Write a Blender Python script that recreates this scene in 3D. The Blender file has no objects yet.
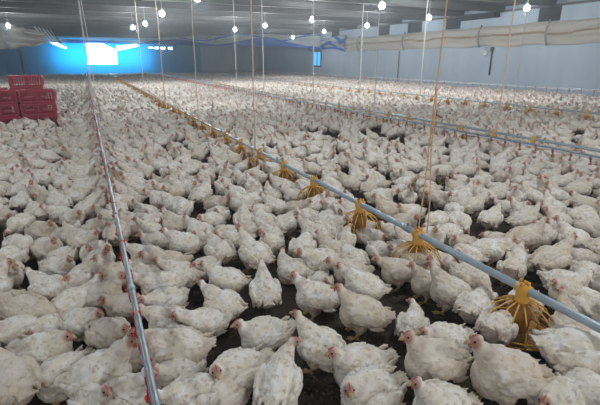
import bpy, bmesh, math, random
import numpy as np
from mathutils import Vector, Matrix, noise
rnd = random.Random(11)
sc = bpy.context.scene
col = sc.collection
# ---------------------------------------------------------------- camera, world, exposure
F = 435.0; PITCH = math.radians(18.1); YAW = math.radians(25.3); CH = 1.8
cam = bpy.data.cameras.new('camera'); camo = bpy.data.objects.new('camera', cam); col.objects.link(camo)
camo.location = (0, 0, CH); camo.rotation_euler = (math.pi/2 - PITCH, 0, -YAW)
cam.sensor_width = 36; cam.lens = 36*F/600.0; cam.clip_end = 300; cam.clip_start = .05
sc.camera = camo
w = bpy.data.worlds.new('world'); sc.world = w; w.use_nodes = True
w.node_tree.nodes['Background'].inputs[0].default_value = (.50, .58, .68, 1)
w.node_tree.nodes['Background'].inputs[1].default_value = 0.16
sc.view_settings.view_transform = 'Standard'; sc.view_settings.look = 'None'
sc.view_settings.gamma = 1; sc.view_settings.exposure = 0.62
CEIL = 4.7; XL, XR, YE, YB = -8.0, 22.0, 60.0, -7.0
def area(name, loc, rot, sx, sy, power, color):
    l = bpy.data.lights.new(name, 'AREA'); l.shape = 'RECTANGLE'; l.size = sx; l.size_y = sy
    l.energy = power; l.color = color
    o = bpy.data.objects.new(name, l); o.location = loc; o.rotation_euler = rot; col.objects.link(o); return o
# daylight outside the translucent far end curtain, and a soft fill light added at the unseen end behind the camera
area('daylight_far_end', (2.2, YE + 1.5, 2.4), (-math.pi/2, 0, 0), 10, 2.6, 1900, (.22, .88, 1.0))
area('fill_behind_camera', (4.0, YB - .3, 2.6), (math.pi/2, 0, 0), 18, 3.6, 230, (1.0, .96, .90))
BULB_Z = 3.8; BULB_W = 185.0
BULB_COL = (.93, .965, 1.0)

# ---------------------------------------------------------------- image geometry of the camera, for setting things on the ground
fw = Vector((math.sin(YAW)*math.cos(PITCH), math.cos(YAW)*math.cos(PITCH), -math.sin(PITCH)))
rt = Vector((math.cos(YAW), -math.sin(YAW), 0)); up = rt.cross(fw)
def ray(x, y): return fw + (x-300)/F*rt + (202.5-y)/F*up
def onz(x, y, z): d = ray(x, y); t = (z-CH)/d.z; return Vector((d.x*t, d.y*t, z))
def onx(x, y, X): d = ray(x, y); t = X/d.x; return Vector((X, d.y*t, CH+d.z*t))
def proj(p):
    v = Vector(p)-Vector((0, 0, CH)); c = v.dot(fw)
    if c < .05: return None
    return (300+F*v.dot(rt)/c, 202.5-F*v.dot(up)/c, c)

# ---------------------------------------------------------------- helpers
def tag(o, label=None, cat=None, group=None, kind=None):
    if label: o['label'] = label
    if cat: o['category'] = cat
    if group: o['group'] = group
    if kind: o['kind'] = kind
    return o
def link_mesh(name, bm, mats, parent=None, smooth=True, loc=None):
    me = bpy.data.meshes.new(name); bm.to_mesh(me); bm.free()
    for m in (mats if isinstance(mats, (list, tuple)) else [mats]): me.materials.append(m)
    if smooth:
        for p in me.polygons: p.use_smooth = True
    o = bpy.data.objects.new(name, me); col.objects.link(o)
    if parent: o.parent = parent
    if loc is not None: o.location = loc
    return o
def empty(name, loc, rz=0):
    o = bpy.data.objects.new(name, None); o.location = loc; o.rotation_euler = (0, 0, rz); col.objects.link(o); return o
def box(bm, a, b, mat=0, bevel=0):
    x0, y0, z0 = a; x1, y1, z1 = b
    vs = [bm.verts.new(p) for p in ((x0,y0,z0),(x1,y0,z0),(x1,y1,z0),(x0,y1,z0),(x0,y0,z1),(x1,y0,z1),(x1,y1,z1),(x0,y1,z1))]
    for f in ((3,2,1,0),(4,5,6,7),(0,1,5,4),(1,2,6,5),(2,3,7,6),(3,0,4,7)):
        fc = bm.faces.new([vs[i] for i in f]); fc.material_index = mat
def tube(bm, pts, r, seg=10, mat=0, cap=True):
    pts = [Vector(p) for p in pts]; rings = []
    for i, p in enumerate(pts):
        t = (pts[min(i+1, len(pts)-1)]-pts[max(i-1, 0)]).normalized()
        u = t.cross(Vector((0, 0, 1)) if abs(t.z) < .9 else Vector((1, 0, 0))).normalized(); v = t.cross(u)
        rr = r[i] if isinstance(r, (list, tuple)) else r
        rings.append([bm.verts.new(p+u*rr*math.cos(2*math.pi*k/seg)+v*rr*math.sin(2*math.pi*k/seg)) for k in range(seg)])
    for a, b in zip(rings, rings[1:]):
        for k in range(seg):
            f = bm.faces.new((a[k], a[(k+1)%seg], b[(k+1)%seg], b[k])); f.material_index = mat
    if cap:
        for rg in (rings[0], rings[-1][::-1]):
            f = bm.faces.new(rg[::-1]); f.material_index = mat
def lathe(bm, prof, seg=24, c=(0,0,0), mat=0):
    rings = [[bm.verts.new((c[0]+r*math.cos(2*math.pi*k/seg), c[1]+r*math.sin(2*math.pi*k/seg), c[2]+z)) for k in range(seg)] for r, z in prof]
    for a, b in zip(rings, rings[1:]):
        for k in range(seg):
            f = bm.faces.new((a[k], a[(k+1)%seg], b[(k+1)%seg], b[k])); f.material_index = mat
def ball(bm, c, r, rot=None, sub=2, mat=0):
    M = Matrix.Translation(Vector(c)) @ ((rot or Matrix.Identity(3)).to_4x4()) @ Matrix.Diagonal((*((r, r, r) if not hasattr(r, '__len__') else r), 1))
    g = bmesh.ops.create_icosphere(bm, subdivisions=sub, radius=1, matrix=M)
    if mat:
        for v in g['verts']:
            for f in v.link_faces: f.material_index = mat

# ---------------------------------------------------------------- materials
def mat(name, color, rough=.7, metal=0, noise_scale=None, amount=.25, bump=0, color2=None, coords='Object', emit=None, stretch=None, transl=0):
    m = bpy.data.materials.new(name); m.use_nodes = True; nt = m.node_tree; N = nt.nodes; L = nt.links
    b = N['Principled BSDF']; b.inputs['Base Color'].default_value = (*color, 1)
    b.inputs['Roughness'].default_value = rough; b.inputs['Metallic'].default_value = metal
    if emit: b.inputs['Emission Color'].default_value = (*emit[0], 1); b.inputs['Emission Strength'].default_value = emit[1]
    if noise_scale:
        tc = N.new('ShaderNodeTexCoord'); mp = N.new('ShaderNodeMapping'); L.new(tc.outputs[coords], mp.inputs[0])
        if stretch: mp.inputs['Scale'].default_value = stretch
        n = N.new('ShaderNodeTexNoise'); n.inputs['Scale'].default_value = noise_scale; n.inputs['Detail'].default_value = 5
        n.inputs['Roughness'].default_value = .62
        L.new(mp.outputs[0], n.inputs['Vector'])
        cr = N.new('ShaderNodeValToRGB'); cr.color_ramp.elements[0].position = .32; cr.color_ramp.elements[1].position = .7
        c2 = color2 or tuple(c*(1-amount) for c in color)
        cr.color_ramp.elements[0].color = (*c2, 1); cr.color_ramp.elements[1].color = (*color, 1)
        L.new(n.outputs['Fac'], cr.inputs[0]); L.new(cr.outputs[0], b.inputs['Base Color'])
        if bump:
            bp = N.new('ShaderNodeBump'); bp.inputs['Strength'].default_value = bump; bp.inputs['Distance'].default_value = .02
            L.new(n.outputs['Fac'], bp.inputs['Height']); L.new(bp.outputs[0], b.inputs['Normal'])
    if transl:
        out = N['Material Output']; t = N.new('ShaderNodeBsdfTranslucent'); t.inputs[0].default_value = (*color, 1)
        mx = N.new('ShaderNodeMixShader'); mx.inputs[0].default_value = transl
        L.new(b.outputs[0], mx.inputs[1]); L.new(t.outputs[0], mx.inputs[2]); L.new(mx.outputs[0], out.inputs['Surface'])
    return m
M_CEIL = mat('ceiling_sheet', (.052, .053, .053), .8, 0, .9, .3, stretch=(.25, 3, 1))
M_BEAM = mat('ceiling_beam', (.10, .10, .095), .7, 0, 2, .25)
M_WALL = mat('wall_sheet', (.40, .48, .56), .8, 0, .8, .2, stretch=(1, 1, .4))
M_UPPER = mat('upper_wall_panel', (.42, .46, .50), .8, 0, 1.5, .2)
M_BLUECURT = mat('blue_curtain', (.04, .38, .58), .7, 0, .7, .35, stretch=(3, 3, .3), transl=.6)
M_BLUE = mat('blue_tarpaulin', (.01, .19, .75), .55, 0, 1.2, .3)
M_BLUELIGHT = mat('pale_tarpaulin', (.60, .66, .68), .6, 0, 1.2, .2)
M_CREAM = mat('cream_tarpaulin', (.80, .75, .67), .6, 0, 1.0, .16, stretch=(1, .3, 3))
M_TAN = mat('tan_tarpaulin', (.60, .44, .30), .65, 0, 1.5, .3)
M_STRAP = mat('strap_webbing', (.28, .25, .22), .8)
M_VENT = mat('vent_dark', (.035, .045, .05), .9, 0, 6, .5)
M_RED = mat('red_plastic', (.42, .016, .045), .45, 0, 4, .25)
M_GALV = mat('galvanised_tube', (.36, .43, .47), .38, .55, 8, .25, bump=.05)
M_FPIPE = mat('blue_grey_tube', (.42, .51, .57), .35, .35, 8, .2, bump=.04)
M_PVC = mat('white_pvc', (.62, .66, .68), .4, 0, 6, .12)
M_PAN = mat('amber_plastic', (.80, .42, .06), .4, 0, 12, .25)
M_CONE = mat('amber_cone', (.36, .17, .035), .45, 0, 14, .4)
M_NIPF = mat('muted_drinker_plastic', (.46, .13, .10), .5)  # duller red for the drinker lines further off
M_PANB = mat('amber_dish', (.58, .30, .06), .5, 0, 14, .4)
M_NIP = mat('red_drinker_plastic', (.56, .03, .028), .35)
M_CUP = mat('drip_cup_plastic', (.62, .09, .07), .4)
M_TWINE = mat('twine', (.66, .50, .36), .9)
M_TWINEO = mat('orange_twine', (.74, .46, .26), .9)
M_WIRE = mat('pale_wire', (.62, .62, .58), .7)
M_COMB = mat('comb_red', (.52, .10, .09), .5, 0, 40, .3)
M_BEAK = mat('beak_horn', (.52, .34, .20), .45)
M_EYE = mat('eye_dark', (.015, .010, .008), .15)
M_LEG = mat('leg_scales', (.55, .38, .16), .6, 0, 60, .35)
M_DAY = mat('daylight_gap', (.6, .9, 1), .5, emit=((.55, .90, 1.0), 7.0))
M_BULB = mat('bulb_glass', (1, 1, 1), .3, emit=((.78, .92, 1.0), 30.0))
M_SOCK = mat('bulb_socket', (.5, .5, .48), .5)
M_LITTER = mat('litter', (.060, .043, .030), .95, 0, 9, .6, bump=.9)
M_CHIP = mat('litter_chips', (.13, .095, .06), .95, 0, 50, .6)
M_WHITEPRINT = mat('pale_worn_print', (.50, .16, .17), .7, 0, 30, .6, color2=(.40, .03, .05))

def feather_material():
    m = bpy.data.materials.new('chicken_feathers'); m.use_nodes = True; nt = m.node_tree; N = nt.nodes; L = nt.links
    b = N['Principled BSDF']; b.inputs['Roughness'].default_value = .85
    b.inputs['Sheen Weight'].default_value = .15
    at = N.new('ShaderNodeAttribute'); at.attribute_name = 'patch'
    sp = N.new('ShaderNodeSeparateColor'); L.new(at.outputs['Color'], sp.inputs[0])
    tc = N.new('ShaderNodeTexCoord'); oi = N.new('ShaderNodeObjectInfo')
    mul = N.new('ShaderNodeVectorMath'); mul.operation = 'MULTIPLY_ADD'
    cmb = N.new('ShaderNodeCombineXYZ')
    for k in range(3): L.new(oi.outputs['Random'], cmb.inputs[k])
    mul.inputs[1].default_value = (37, 53, 71); L.new(cmb.outputs[0], mul.inputs[0]); L.new(tc.outputs['Object'], mul.inputs[2])
    def nz(scale, det=4, rough=.6):
        n = N.new('ShaderNodeTexNoise'); n.inputs['Scale'].default_value = scale; n.inputs['Detail'].default_value = det
        n.inputs['Roughness'].default_value = rough; L.new(mul.outputs[0], n.inputs['Vector']); return n
    def ramp(src, a, bb):
        r = N.new('ShaderNodeMapRange'); r.inputs['From Min'].default_value = a; r.inputs['From Max'].default_value = bb
        r.interpolation_type = 'SMOOTHSTEP'; L.new(src, r.inputs['Value']); return r.outputs[0]
    def mix(fac, c1, c2):
        x = N.new('ShaderNodeMix'); x.data_type = 'RGBA'
        if hasattr(fac, 'links'): L.new(fac, x.inputs['Factor'])
        else: x.inputs['Factor'].default_value = fac
        for c, i in ((c1, 'A'), (c2, 'B')):
            s = [k for k in x.inputs if k.name == i and k.type == 'RGBA'][0]
            if hasattr(c, 'links'): L.new(c, s)
            else: s.default_value = (*c, 1)
        return [k for k in x.outputs if k.type == 'RGBA'][0]
    def math_(op, a, bb):
        x = N.new('ShaderNodeMath'); x.operation = op
        for i, v in enumerate((a, bb)):
            if hasattr(v, 'links'): L.new(v, x.inputs[i])
            else: x.inputs[i].default_value = v
        return x.outputs[0]
    a1 = math_('LESS_THAN', at.outputs['Alpha'], .97)
    own = math_('ADD', math_('MULTIPLY', at.outputs['Alpha'], a1), math_('MULTIPLY', oi.outputs['Random'], math_('SUBTRACT', 1.0, a1)))
    n1 = nz(14); n2 = nz(34); n3 = nz(110, 6, .7)
    base = mix(ramp(n1.outputs['Fac'], .35, .65), (.76, .69, .57), (.88, .86, .82))
    base = mix(math_('MULTIPLY', ramp(n2.outputs['Fac'], .52, .70), .7), base, (.40, .31, .24))         # soiled flecks
    base = mix(math_('MULTIPLY', ramp(own, .5, 1.0), .45), base, (.50, .39, .27))                        # some birds are yellower and dirtier
    dirt_and_contour = math_('MULTIPLY', sp.outputs[1], ramp(n1.outputs['Fac'], .30, .62))  # soiling, together with the darker contour drawn round the wing
    base = mix(math_('MULTIPLY', dirt_and_contour, .85), base, (.40, .30, .20))
    base = mix(math_('MULTIPLY', sp.outputs[0], .92), base, (.42, .20, .16))                            # bare skin of the face
    bare = math_('MULTIPLY', sp.outputs[2], ramp(n1.outputs['Fac'], .42, .56))
    base = mix(math_('MULTIPLY', bare, .9), base, (.34, .20, .16))                                      # bare flank patches
    L.new(base, b.inputs['Base Color'])
    bp = N.new('ShaderNodeBump'); bp.inputs['Strength'].default_value = .75; bp.inputs['Distance'].default_value = .006
    sm = math_('ADD', n2.outputs['Fac'], math_('MULTIPLY', n3.outputs['Fac'], .6))
    L.new(sm, bp.inputs['Height']); L.new(bp.outputs[0], b.inputs['Normal'])
    return m
M_FEATHER = feather_material()

# ---------------------------------------------------------------- the house
def slab(name, a, b, m, kind='structure'):
    bm = bmesh.new(); box(bm, a, b); o = link_mesh(name, bm, m, smooth=False); o['kind'] = kind; return o
slab('floor', (XL-.3, YB, -.2), (XR+.3, YE+.3, 0), M_LITTER)
slab('ceiling', (XL-.3, YB, CEIL), (XR+.3, YE+.3, CEIL+.1), M_CEIL)
# right wall with real vent openings above the curtain
VENTS = [(15.84, 17.11), (22.6, 23.94), (26.3, 27.9), (30.1, 31.6), (37.9, 39.4), (44.5, 46)]
bm = bmesh.new(); box(bm, (XR, YB, 0), (XR+.12, YE, 3.72)); box(bm, (XR, YB, 4.5), (XR+.12, YE, CEIL))
yy = YB
for a, b_ in VENTS: box(bm, (XR, yy, 3.72), (XR+.12, a, 4.5)); yy = b_
box(bm, (XR, yy, 3.72), (XR+.12, YE, 4.5))
link_mesh('wall_right', bm, M_WALL, smooth=False)['kind'] = 'structure'
slab('wall_left', (XL-.12, YB, 0), (XL, YE, CEIL), M_BLUECURT)
slab('wall_back', (XL-.12, YE, 0), (14, YE+.1, CEIL), M_BLUECURT)
slab('wall_end', (14, YE, 0), (XR+.12, YE+.1, CEIL), M_WALL)
for i, (a, b_) in enumerate(VENTS):
    r = empty('wall_vent', (XR-.01, (a+b_)/2, 4.1)); h = (b_-a)/2
    tag(r, 'dark ventilation opening high on the right wall, %s counted from the nearest' % ('first','second','third','fourth','fifth','sixth')[i], 'vent', 'ventilation openings above the cream curtain')
    bm = bmesh.new(); box(bm, (.05, -h, -.38), (.10, h, .38)); link_mesh('vent_backing', bm, M_VENT, r, False)
    bm = bmesh.new()
    for k in range(5): box(bm, (.0, -h, -.34+k*.16), (.04, h, -.31+k*.16))
    link_mesh('louvre', bm, M_VENT, r, False)
for k, y in enumerate(np.arange(-5.5, YE, 3.1)):
    bm = bmesh.new(); box(bm, (XL, y, 4.42), (XR, y+.14, CEIL)); box(bm, (XL, y-.05, 4.40), (XR, y+.19, 4.42))
    o = link_mesh('trim_%d' % (k+1), bm, M_BEAM, smooth=False); o['kind'] = 'structure'
bm = bmesh.new(); box(bm, (XR-.5, 19.6, 4.15), (XR-.02, 22.4, 4.42)); o = link_mesh('trim_60', bm, M_VENT, smooth=False); o['kind'] = 'structure'
bm = bmesh.new(); box(bm, (XR-.12, YB, 4.40), (XR, YE, 4.5)); o = link_mesh('trim_61', bm, M_BEAM, smooth=False); o['kind'] = 'structure'

def sheet(name, fn, nu, nv, m, parent=None, thick=.02, mats=None, matf=None):
    """a cloth surface fn(u,v) with a real thickness"""
    bm = bmesh.new(); g = [[bm.verts.new(fn(i/nu, j/nv)) for j in range(nv+1)] for i in range(nu+1)]
    for i in range(nu):
        for j in range(nv):
            f = bm.faces.new((g[i][j], g[i+1][j], g[i+1][j+1], g[i][j+1]))
            if matf: f.material_index = matf(i/nu, j/nv)
    bmesh.ops.solidify(bm, geom=bm.faces[:], thickness=thick)
    return link_mesh(name, bm, mats or m, parent)
# cream rolled curtain along the right wall
r = empty('side_curtain', (XR, 20, 2.6)); tag(r, 'cream rolled tarpaulin curtain with a tan fold along the right wall', 'curtain')
def cream(u, v):
    y = 4+u*32.6; s = noise.noise((y*.35, v*3, 1.3)); sg = .10*math.sin(y*math.pi/3.4)**2
    x = XR-.12-.12*math.sin(math.pi*v)-.04*math.sin(v*17+s*2.4)-.04*s
    z = 2.62+v*1.08-sg*(1-.6*v)+.05*s
    return Vector((x-XR, y-20, z-2.6))
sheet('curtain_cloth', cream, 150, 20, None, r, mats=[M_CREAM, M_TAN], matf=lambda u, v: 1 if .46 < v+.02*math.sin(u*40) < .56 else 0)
for y in (9.8, 16.15, 20.6, 27.8, 34):
    bm = bmesh.new(); tube(bm, [(-.50+.22*abs(t)**2, y-20, .56+t*.62) for t in np.linspace(-1, 1, 9)], .05, 8); link_mesh('strap', bm, M_STRAP, r)
# blue and pale rolled curtain, further along the same wall
r = empty('side_curtain', (XR, 47, 2.6)); tag(r, 'short blue and pale tarpaulin gathered on the right wall where the cream curtain ends', 'curtain')
def bluec(u, v):
    y = 36.3+u*7.5; s = noise.noise((y*.3, v*2, 7.7)); q = (y-36.3)/14
    x = XR-.16-.35*math.sin(math.pi*v)-.12*math.sin(v*15+q*9+s*4)
    z = 2.50+.75*q+.22*math.sin(q*9)*(1-v)+v*(1.25+.25*math.sin(q*11+1))+.08*s
    return Vector((x-XR, y-47, z-2.6))
sheet('curtain_cloth', bluec, 120, 18, None, r, mats=[M_BLUE, M_BLUELIGHT],
      matf=lambda u, v: 0 if ((v*1.3+.5*math.sin(u*9.0+1)) % 1.0 < .42 or v < .15) else 1)
r = empty('end_curtain', (10, YE, 3.8)); tag(r, 'long blue and pale tarpaulin swept under the ceiling across the far end', 'curtain')
def endc(u, v):
    s = noise.noise((u*14, v*2, 3.1)); k = max(0, (u-.33)/.67)
    x = -3+u/.33*9 if u < .33 else 6+15.6*k
    y = YE-.3-.25*math.sin(math.pi*v) if u < .33 else YE-.3-19.0*k**.8-.35*math.sin(math.pi*v+k*9)
    zb = 3.72-.42*min(1, k*2.2)-.45*max(0, k-.6)/.4*.9; zt = 4.15+.25*min(1, k*3)-.25*max(0, k-.7)/.3
    return Vector((x-10, y-YE-.1*s, zb+(zt-zb)*v+.05*s-3.8))
sheet('curtain_cloth', endc, 160, 24, None, r, mats=[M_BLUE, M_BLUELIGHT], matf=lambda u, v: 0 if (v < .40+.28*math.sin(u*19-1.2) or (u > .5 and .68 < v+.25*math.sin(u*24) < .78)) else 1)
def endp(u, v):
    x = -2.5+u*12.5; s = noise.noise((x*.4, v*2, 8.1))
    return Vector((x-10, -.12-.12*math.sin(math.pi*v)-.05*s, .42+.42*v+.08*s))
sheet('rolled_hem', endp, 60, 6, M_BLUELIGHT, r)
# bundled cream sheet, left
r = empty('hanging_sheet', (-6, 40, 3.6)); tag(r, 'cream plastic sheet bundled under the ceiling at the far left', 'sheet')
def lsheet(u, v):
    s = noise.noise((u*6, v*3, 5.5)); s2 = noise.noise((u*17, v*5, 2.2)); s3 = noise.noise((u*9, v*11, 6.2))
    x = -7.7+5.3*u+.15*s2; y = 40+.5*math.sin(v*9+u*5)+.5*s+.25*s3
    top = 4.35-.5*u**2; bot = 2.45+.35*u+.5*max(0, u-.8)*5*.6
    z = bot+(top-bot)*v+.14*s+.08*s2
    return Vector((x+6, y-40, z-3.6))
sheet('sheet_cloth', lsheet, 70, 22, M_CREAM, r)
bm = bmesh.new()
for k in range(5):
    tube(bm, [(3.0+.25*k, .1*k, .6-.05*k), (3.4+.3*k, .2, .0-.15*k), (3.7+.25*k, .1, -.6+.1*k)], .06, 6)
link_mesh('loose_rope', bm, M_BLUELIGHT, r)
# dark pole and folds on the far left curtain
bm = bmesh.new(); tube(bm, [(-6.3, YE-.2, 0), (-6.3, YE-.2, 3.0)], .10, 8); tag(link_mesh('curtain_pole', bm, M_VENT), 'dark upright pole on the blue far wall behind the crates', 'pole')

# daylight openings in the end wall
def endpane(i, quad):
    bm = bmesh.new(); a = [bm.verts.new((x, YE-.03, z)) for x, z in quad]; b_ = [bm.verts.new((x, YE-.005, z)) for x, z in quad]
    bm.faces.new(a); bm.faces.new(b_[::-1])
    n = len(a)
    for k in range(n): bm.faces.new((a[k], b_[k], b_[(k+1) % n], a[(k+1) % n]))
    bmesh.ops.recalc_face_normals(bm, faces=bm.faces[:])
    o = link_mesh('window_%d' % i, bm, M_DAY, smooth=False); o['kind'] = 'structure'
endpane(1, [(.35, 1.35), (3.7, 1.35), (3.75, 3.0), (2.2, 3.75), (.5, 3.7)])
endpane(2, [(-3.25, 3.80), (-2.9, 3.55), (-1.7, 3.05), (-1.55, 3.20), (-2.6, 3.78)])
endpane(3, [(3.8, 2.9), (6.3, 3.45), (6.2, 3.70), (3.8, 3.45)])
for k, x in enumerate((7.5, 8.2, 9.0, 9.9)): endpane(4+k, [(x, 3.2-.03*k), (x+.5, 3.2-.03*k), (x+.5, 3.38), (x, 3.38)])
# small blue window with dark frame on right wall
bm = bmesh.new()
for a, b_ in (((-.06, -.9, 1.15), (0, .9, 1.3)), ((-.06, -.9, 2.6), (0, .9, 2.75)), ((-.06, -.9, 1.3), (0, -.75, 2.6)), ((-.06, .75, 1.3), (0, .9, 2.6)), ((-.06, -.05, 1.3), (0, .05, 2.6))): box(bm, a, b_)
o = link_mesh('window_8', bm, M_VENT, smooth=False, loc=(XR, 42.3, 0)); o['kind'] = 'structure'
M_PANE = mat('blue_lit_pane', (.1, .4, .7), .4, emit=((.05, .35, .75), .9))
bm = bmesh.new(); box(bm, (-.03, -.75, 1.3), (-.01, .75, 2.6)); o = link_mesh('pane', bm, M_PANE, o, smooth=False)
r = empty('wall_gauge', (XR, 20.3, 2.22)); tag(r, 'small round grey gauge hanging on the right wall', 'gauge')
bm = bmesh.new(); lathe(bm, [(0, 0), (.17, 0), (.19, .02), (.19, .07), (.15, .09), (.0, .09)], 20); 
for v in bm.verts: v.co = Vector((-v.co.z, v.co.x, v.co.y))
link_mesh('gauge_dial', bm, M_SOCK, r)
bm = bmesh.new(); tube(bm, [(-.05, 0, .18), (-.05, 0, .5)], .01, 6); link_mesh('hanger', bm, M_STRAP, r)
bm = bmesh.new(); tube(bm, [(XR-.06, 19.8, .95), (XR-.06, 19.8, 2.55)], .045, 8); box(bm, (XR-.14, 19.72, 2.3), (XR-.01, 19.88, 2.55))
tag(link_mesh('wall_pipe', bm, M_BEAM), 'short upright grey pipe on the right wall beside the round gauge', 'pipe')
bm = bmesh.new(); tube(bm, [(XR-.08, 28.6, .3), (XR-.08, 28.6, 2.5)], .03, 8)
tag(link_mesh('wall_pipe', bm, M_BEAM), 'thin upright grey pipe on the right wall below the cream curtain', 'pipe')

# dusty, humid air of the house
bm = bmesh.new(); box(bm, (XL+.02, YB+.02, .02), (XR-.02, YE-.7, CEIL-.02))
mh = bpy.data.materials.new('dusty_air'); mh.use_nodes = True; nt = mh.node_tree; nt.nodes.remove(nt.nodes['Principled BSDF'])
vs = nt.nodes.new('ShaderNodeVolumeScatter'); vs.inputs['Color'].default_value = (.82, .92, 1, 1); vs.inputs['Density'].default_value = .0045; vs.inputs['Anisotropy'].default_value = .45
nt.links.new(vs.outputs[0], nt.nodes['Material Output'].inputs['Volume'])
o = link_mesh('dusty_air', bm, mh, smooth=False); tag(o, 'thin bluish dusty haze filling the air of the whole house', 'haze', kind='stuff')

# ---------------------------------------------------------------- lamps
lamp_px = [(8,25),(133,27),(145,23),(162,13),(197,-3),(235,29),(265,25),(312,19),(382,5),(293,37),(324,31),(367,25),(429,17),(527,7)]
lamp_name = ['bare white bulb at the far left above the red crates', 'bare white bulb, farthest of the column left of centre', 'bare white bulb, middle one above the bright far opening',
 'bare white bulb right of the bright far opening, lower than its neighbour overhead', 'bare white bulb cut off by the top of the view', 'bare white bulb, farthest in the second row, above the blue tarpaulin',
 'bare white bulb above the peak of the blue tarpaulin', 'bare white bulb hanging in the middle under a ceiling beam', 'bright bare bulb by the taut white cord, top right of centre',
 'bare white bulb, farthest and smallest in the right row', 'bare white bulb above the end of the blue tarpaulin', 'bare white bulb beside the first dark wall vents', 'bare white bulb right of the tall orange twine, between vents', 'large bare bulb at the top right beside the nearest dark vent']
pts = [onz(x, y, BULB_Z) for x, y in lamp_px]
rows = {}
def make_lamp(p, label):
    r = empty('light_bulb', p); tag(r, label, 'light bulb', 'bare bulbs under the ceiling')
    bm = bmesh.new(); lathe(bm, [(0, -.14), (.055, -.135), (.10, -.10), (.12, -.04), (.112, .02), (.075, .07), (.035, .10)], 20); link_mesh('bulb', bm, M_BULB, r)
    bm = bmesh.new(); lathe(bm, [(.036, .10), (.04, .11), (.04, .17), (.02, .19), (0, .19)], 16); link_mesh('socket', bm, M_SOCK, r)
    bm = bmesh.new(); tube(bm, [(0, 0, .18), (0, 0, 4.42-p[2]+.3)], .008, 6); link_mesh('flex', bm, M_WIRE, r)
    l = bpy.data.lights.new('bulb_light', 'POINT'); l.energy = BULB_W; l.color = BULB_COL; l.shadow_soft_size = .07
    o = bpy.data.objects.new('bulb_light', l); o.location = (0, 0, -.23); o.parent = r; col.objects.link(o)
for p, l in zip(pts, lamp_name): make_lamp(p, l)
# lamps of the same rows that hang outside the frame, near and behind the camera
def bare_light(x, y, k=.55):
    l = bpy.data.lights.new('bulb_light', 'POINT'); l.energy = BULB_W*k; l.color = BULB_COL; l.shadow_soft_size = .09
    o = bpy.data.objects.new('bulb_light', l); o.location = (x, y, BULB_Z); col.objects.link(o)
for x, y in [(3.3, 7.0), (3.2, 2.2), (3.2, -2.5), (9.5, 4.6), (9.5, -1), (16.5, 3), (-3.6, 14), (-3.6, 8), (-3.4, 3), (-3.4, -2)]: bare_light(x, y)

# ---------------------------------------------------------------- pipes
DZ, FZ, FX = .45, .40, 2.37
def drinker_line(x, z, y0, y1, label, step=.27, nmax=95, detail=True, rp=.014, cups=True):
    r = empty('drinker_line', (x, y0, 0)); tag(r, label, 'drinker line')
    n = 60; L = y1-y0
    sag = lambda y: -.012*math.sin((y/3.0)*math.pi)**2
    P = [(0, L*k/n, z+sag(L*k/n)) for k in range(n+1)]
    bm = bmesh.new(); tube(bm, [(p[0], p[1], p[2]+.018) for p in P], rp*1.25, 12); link_mesh('support_tube', bm, M_GALV, r)
    bm = bmesh.new(); tube(bm, [(p[0], p[1], p[2]-.014) for p in P], rp, 10); link_mesh('water_pipe', bm, M_PVC, r)
    for y in np.arange(.55, min(L, 24), 1.5):
        bm = bmesh.new(); zz = z+sag(y); lathe(bm, [(rp*1.25, -.03), (rp*1.6, -.03), (rp*1.6, .03), (rp*1.25, .03)], 12, (0, 0, 0))
        for v in bm.verts: v.co = Vector((v.co.x, y+v.co.z, zz+.018+v.co.y))
        link_mesh('coupling', bm, M_GALV, r)
    # a nipple with its clip and drip cup
    bm = bmesh.new()
    lathe(bm, [(.0, .012), (.016, .010), (.024, .006), (.025, .0), (.020, -.004), (.020, -.035), (.011, -.04), (.011, -.065), (.005, -.068), (.004, -.085), (0, -.085)], 12)
    box(bm, (-.0235, -.011, -.008), (.0235, .011, .020))
    tube(bm, [(0, 0, -.03), (.018, 0, -.05), (.020, 0, -.10)], .005, 6)
    lathe(bm, [(0, -.112), (.018, -.11), (.026, -.094), (.028, -.088), (.024, -.09), (.018, -.102), (0, -.104)], 12, (.008, 0, 0))
    b2 = bm.copy(); box(b2, (-.021, -.012, -.006), (.021, .012, .047))      # the clip that goes right round the tube
    clip = bpy.data.meshes.new('nipple'); b2.to_mesh(clip); b2.free(); clip.materials.append(M_NIP if x < 1 else M_NIPF)
    me = None; ys = np.arange(.12, L, step)
    first = link_mesh('nipple', bm, [M_NIP if x < 1 else M_NIPF], r); me = first.data
    rest = bmesh.new(); kk = 0
    for i, y in enumerate(ys):
        rot = (0, 0, (0 if i % 2 else math.pi))
        if i < nmax:
            o = first if i == 0 else first.copy()
            if i: col.objects.link(o); o.parent = r
            if i % 4 == 2: o.data = clip
            o.location = (0, y, z+sag(y)-.012); o.rotation_euler = rot
        elif y < 45:
            b0 = len(rest.verts); lathe(rest, [(.02, .04), (.025, .0), (.018, -.05), (.03, -.10), (0, -.11)], 5, (0, y, z-.012)); kk += 1
    if kk: o = link_mesh('nipple_row', rest, M_NIP, r); o['kind'] = 'stuff'
    else: rest.free()
    return r
drinker_line(.08, DZ, .55, YE-2, 'near galvanised drinker pipe with red nipples running straight down the left of the flock')
drinker_line(6.5, .47, 1.6, YE-2, 'thin drinker pipe with hanging red nipples crossing the right of the flock', step=.3, nmax=70)
drinker_line(17.4, .72, 4, YE-2, 'farthest thin drinker pipe running close along the right wall', step=.5, nmax=40)

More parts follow.
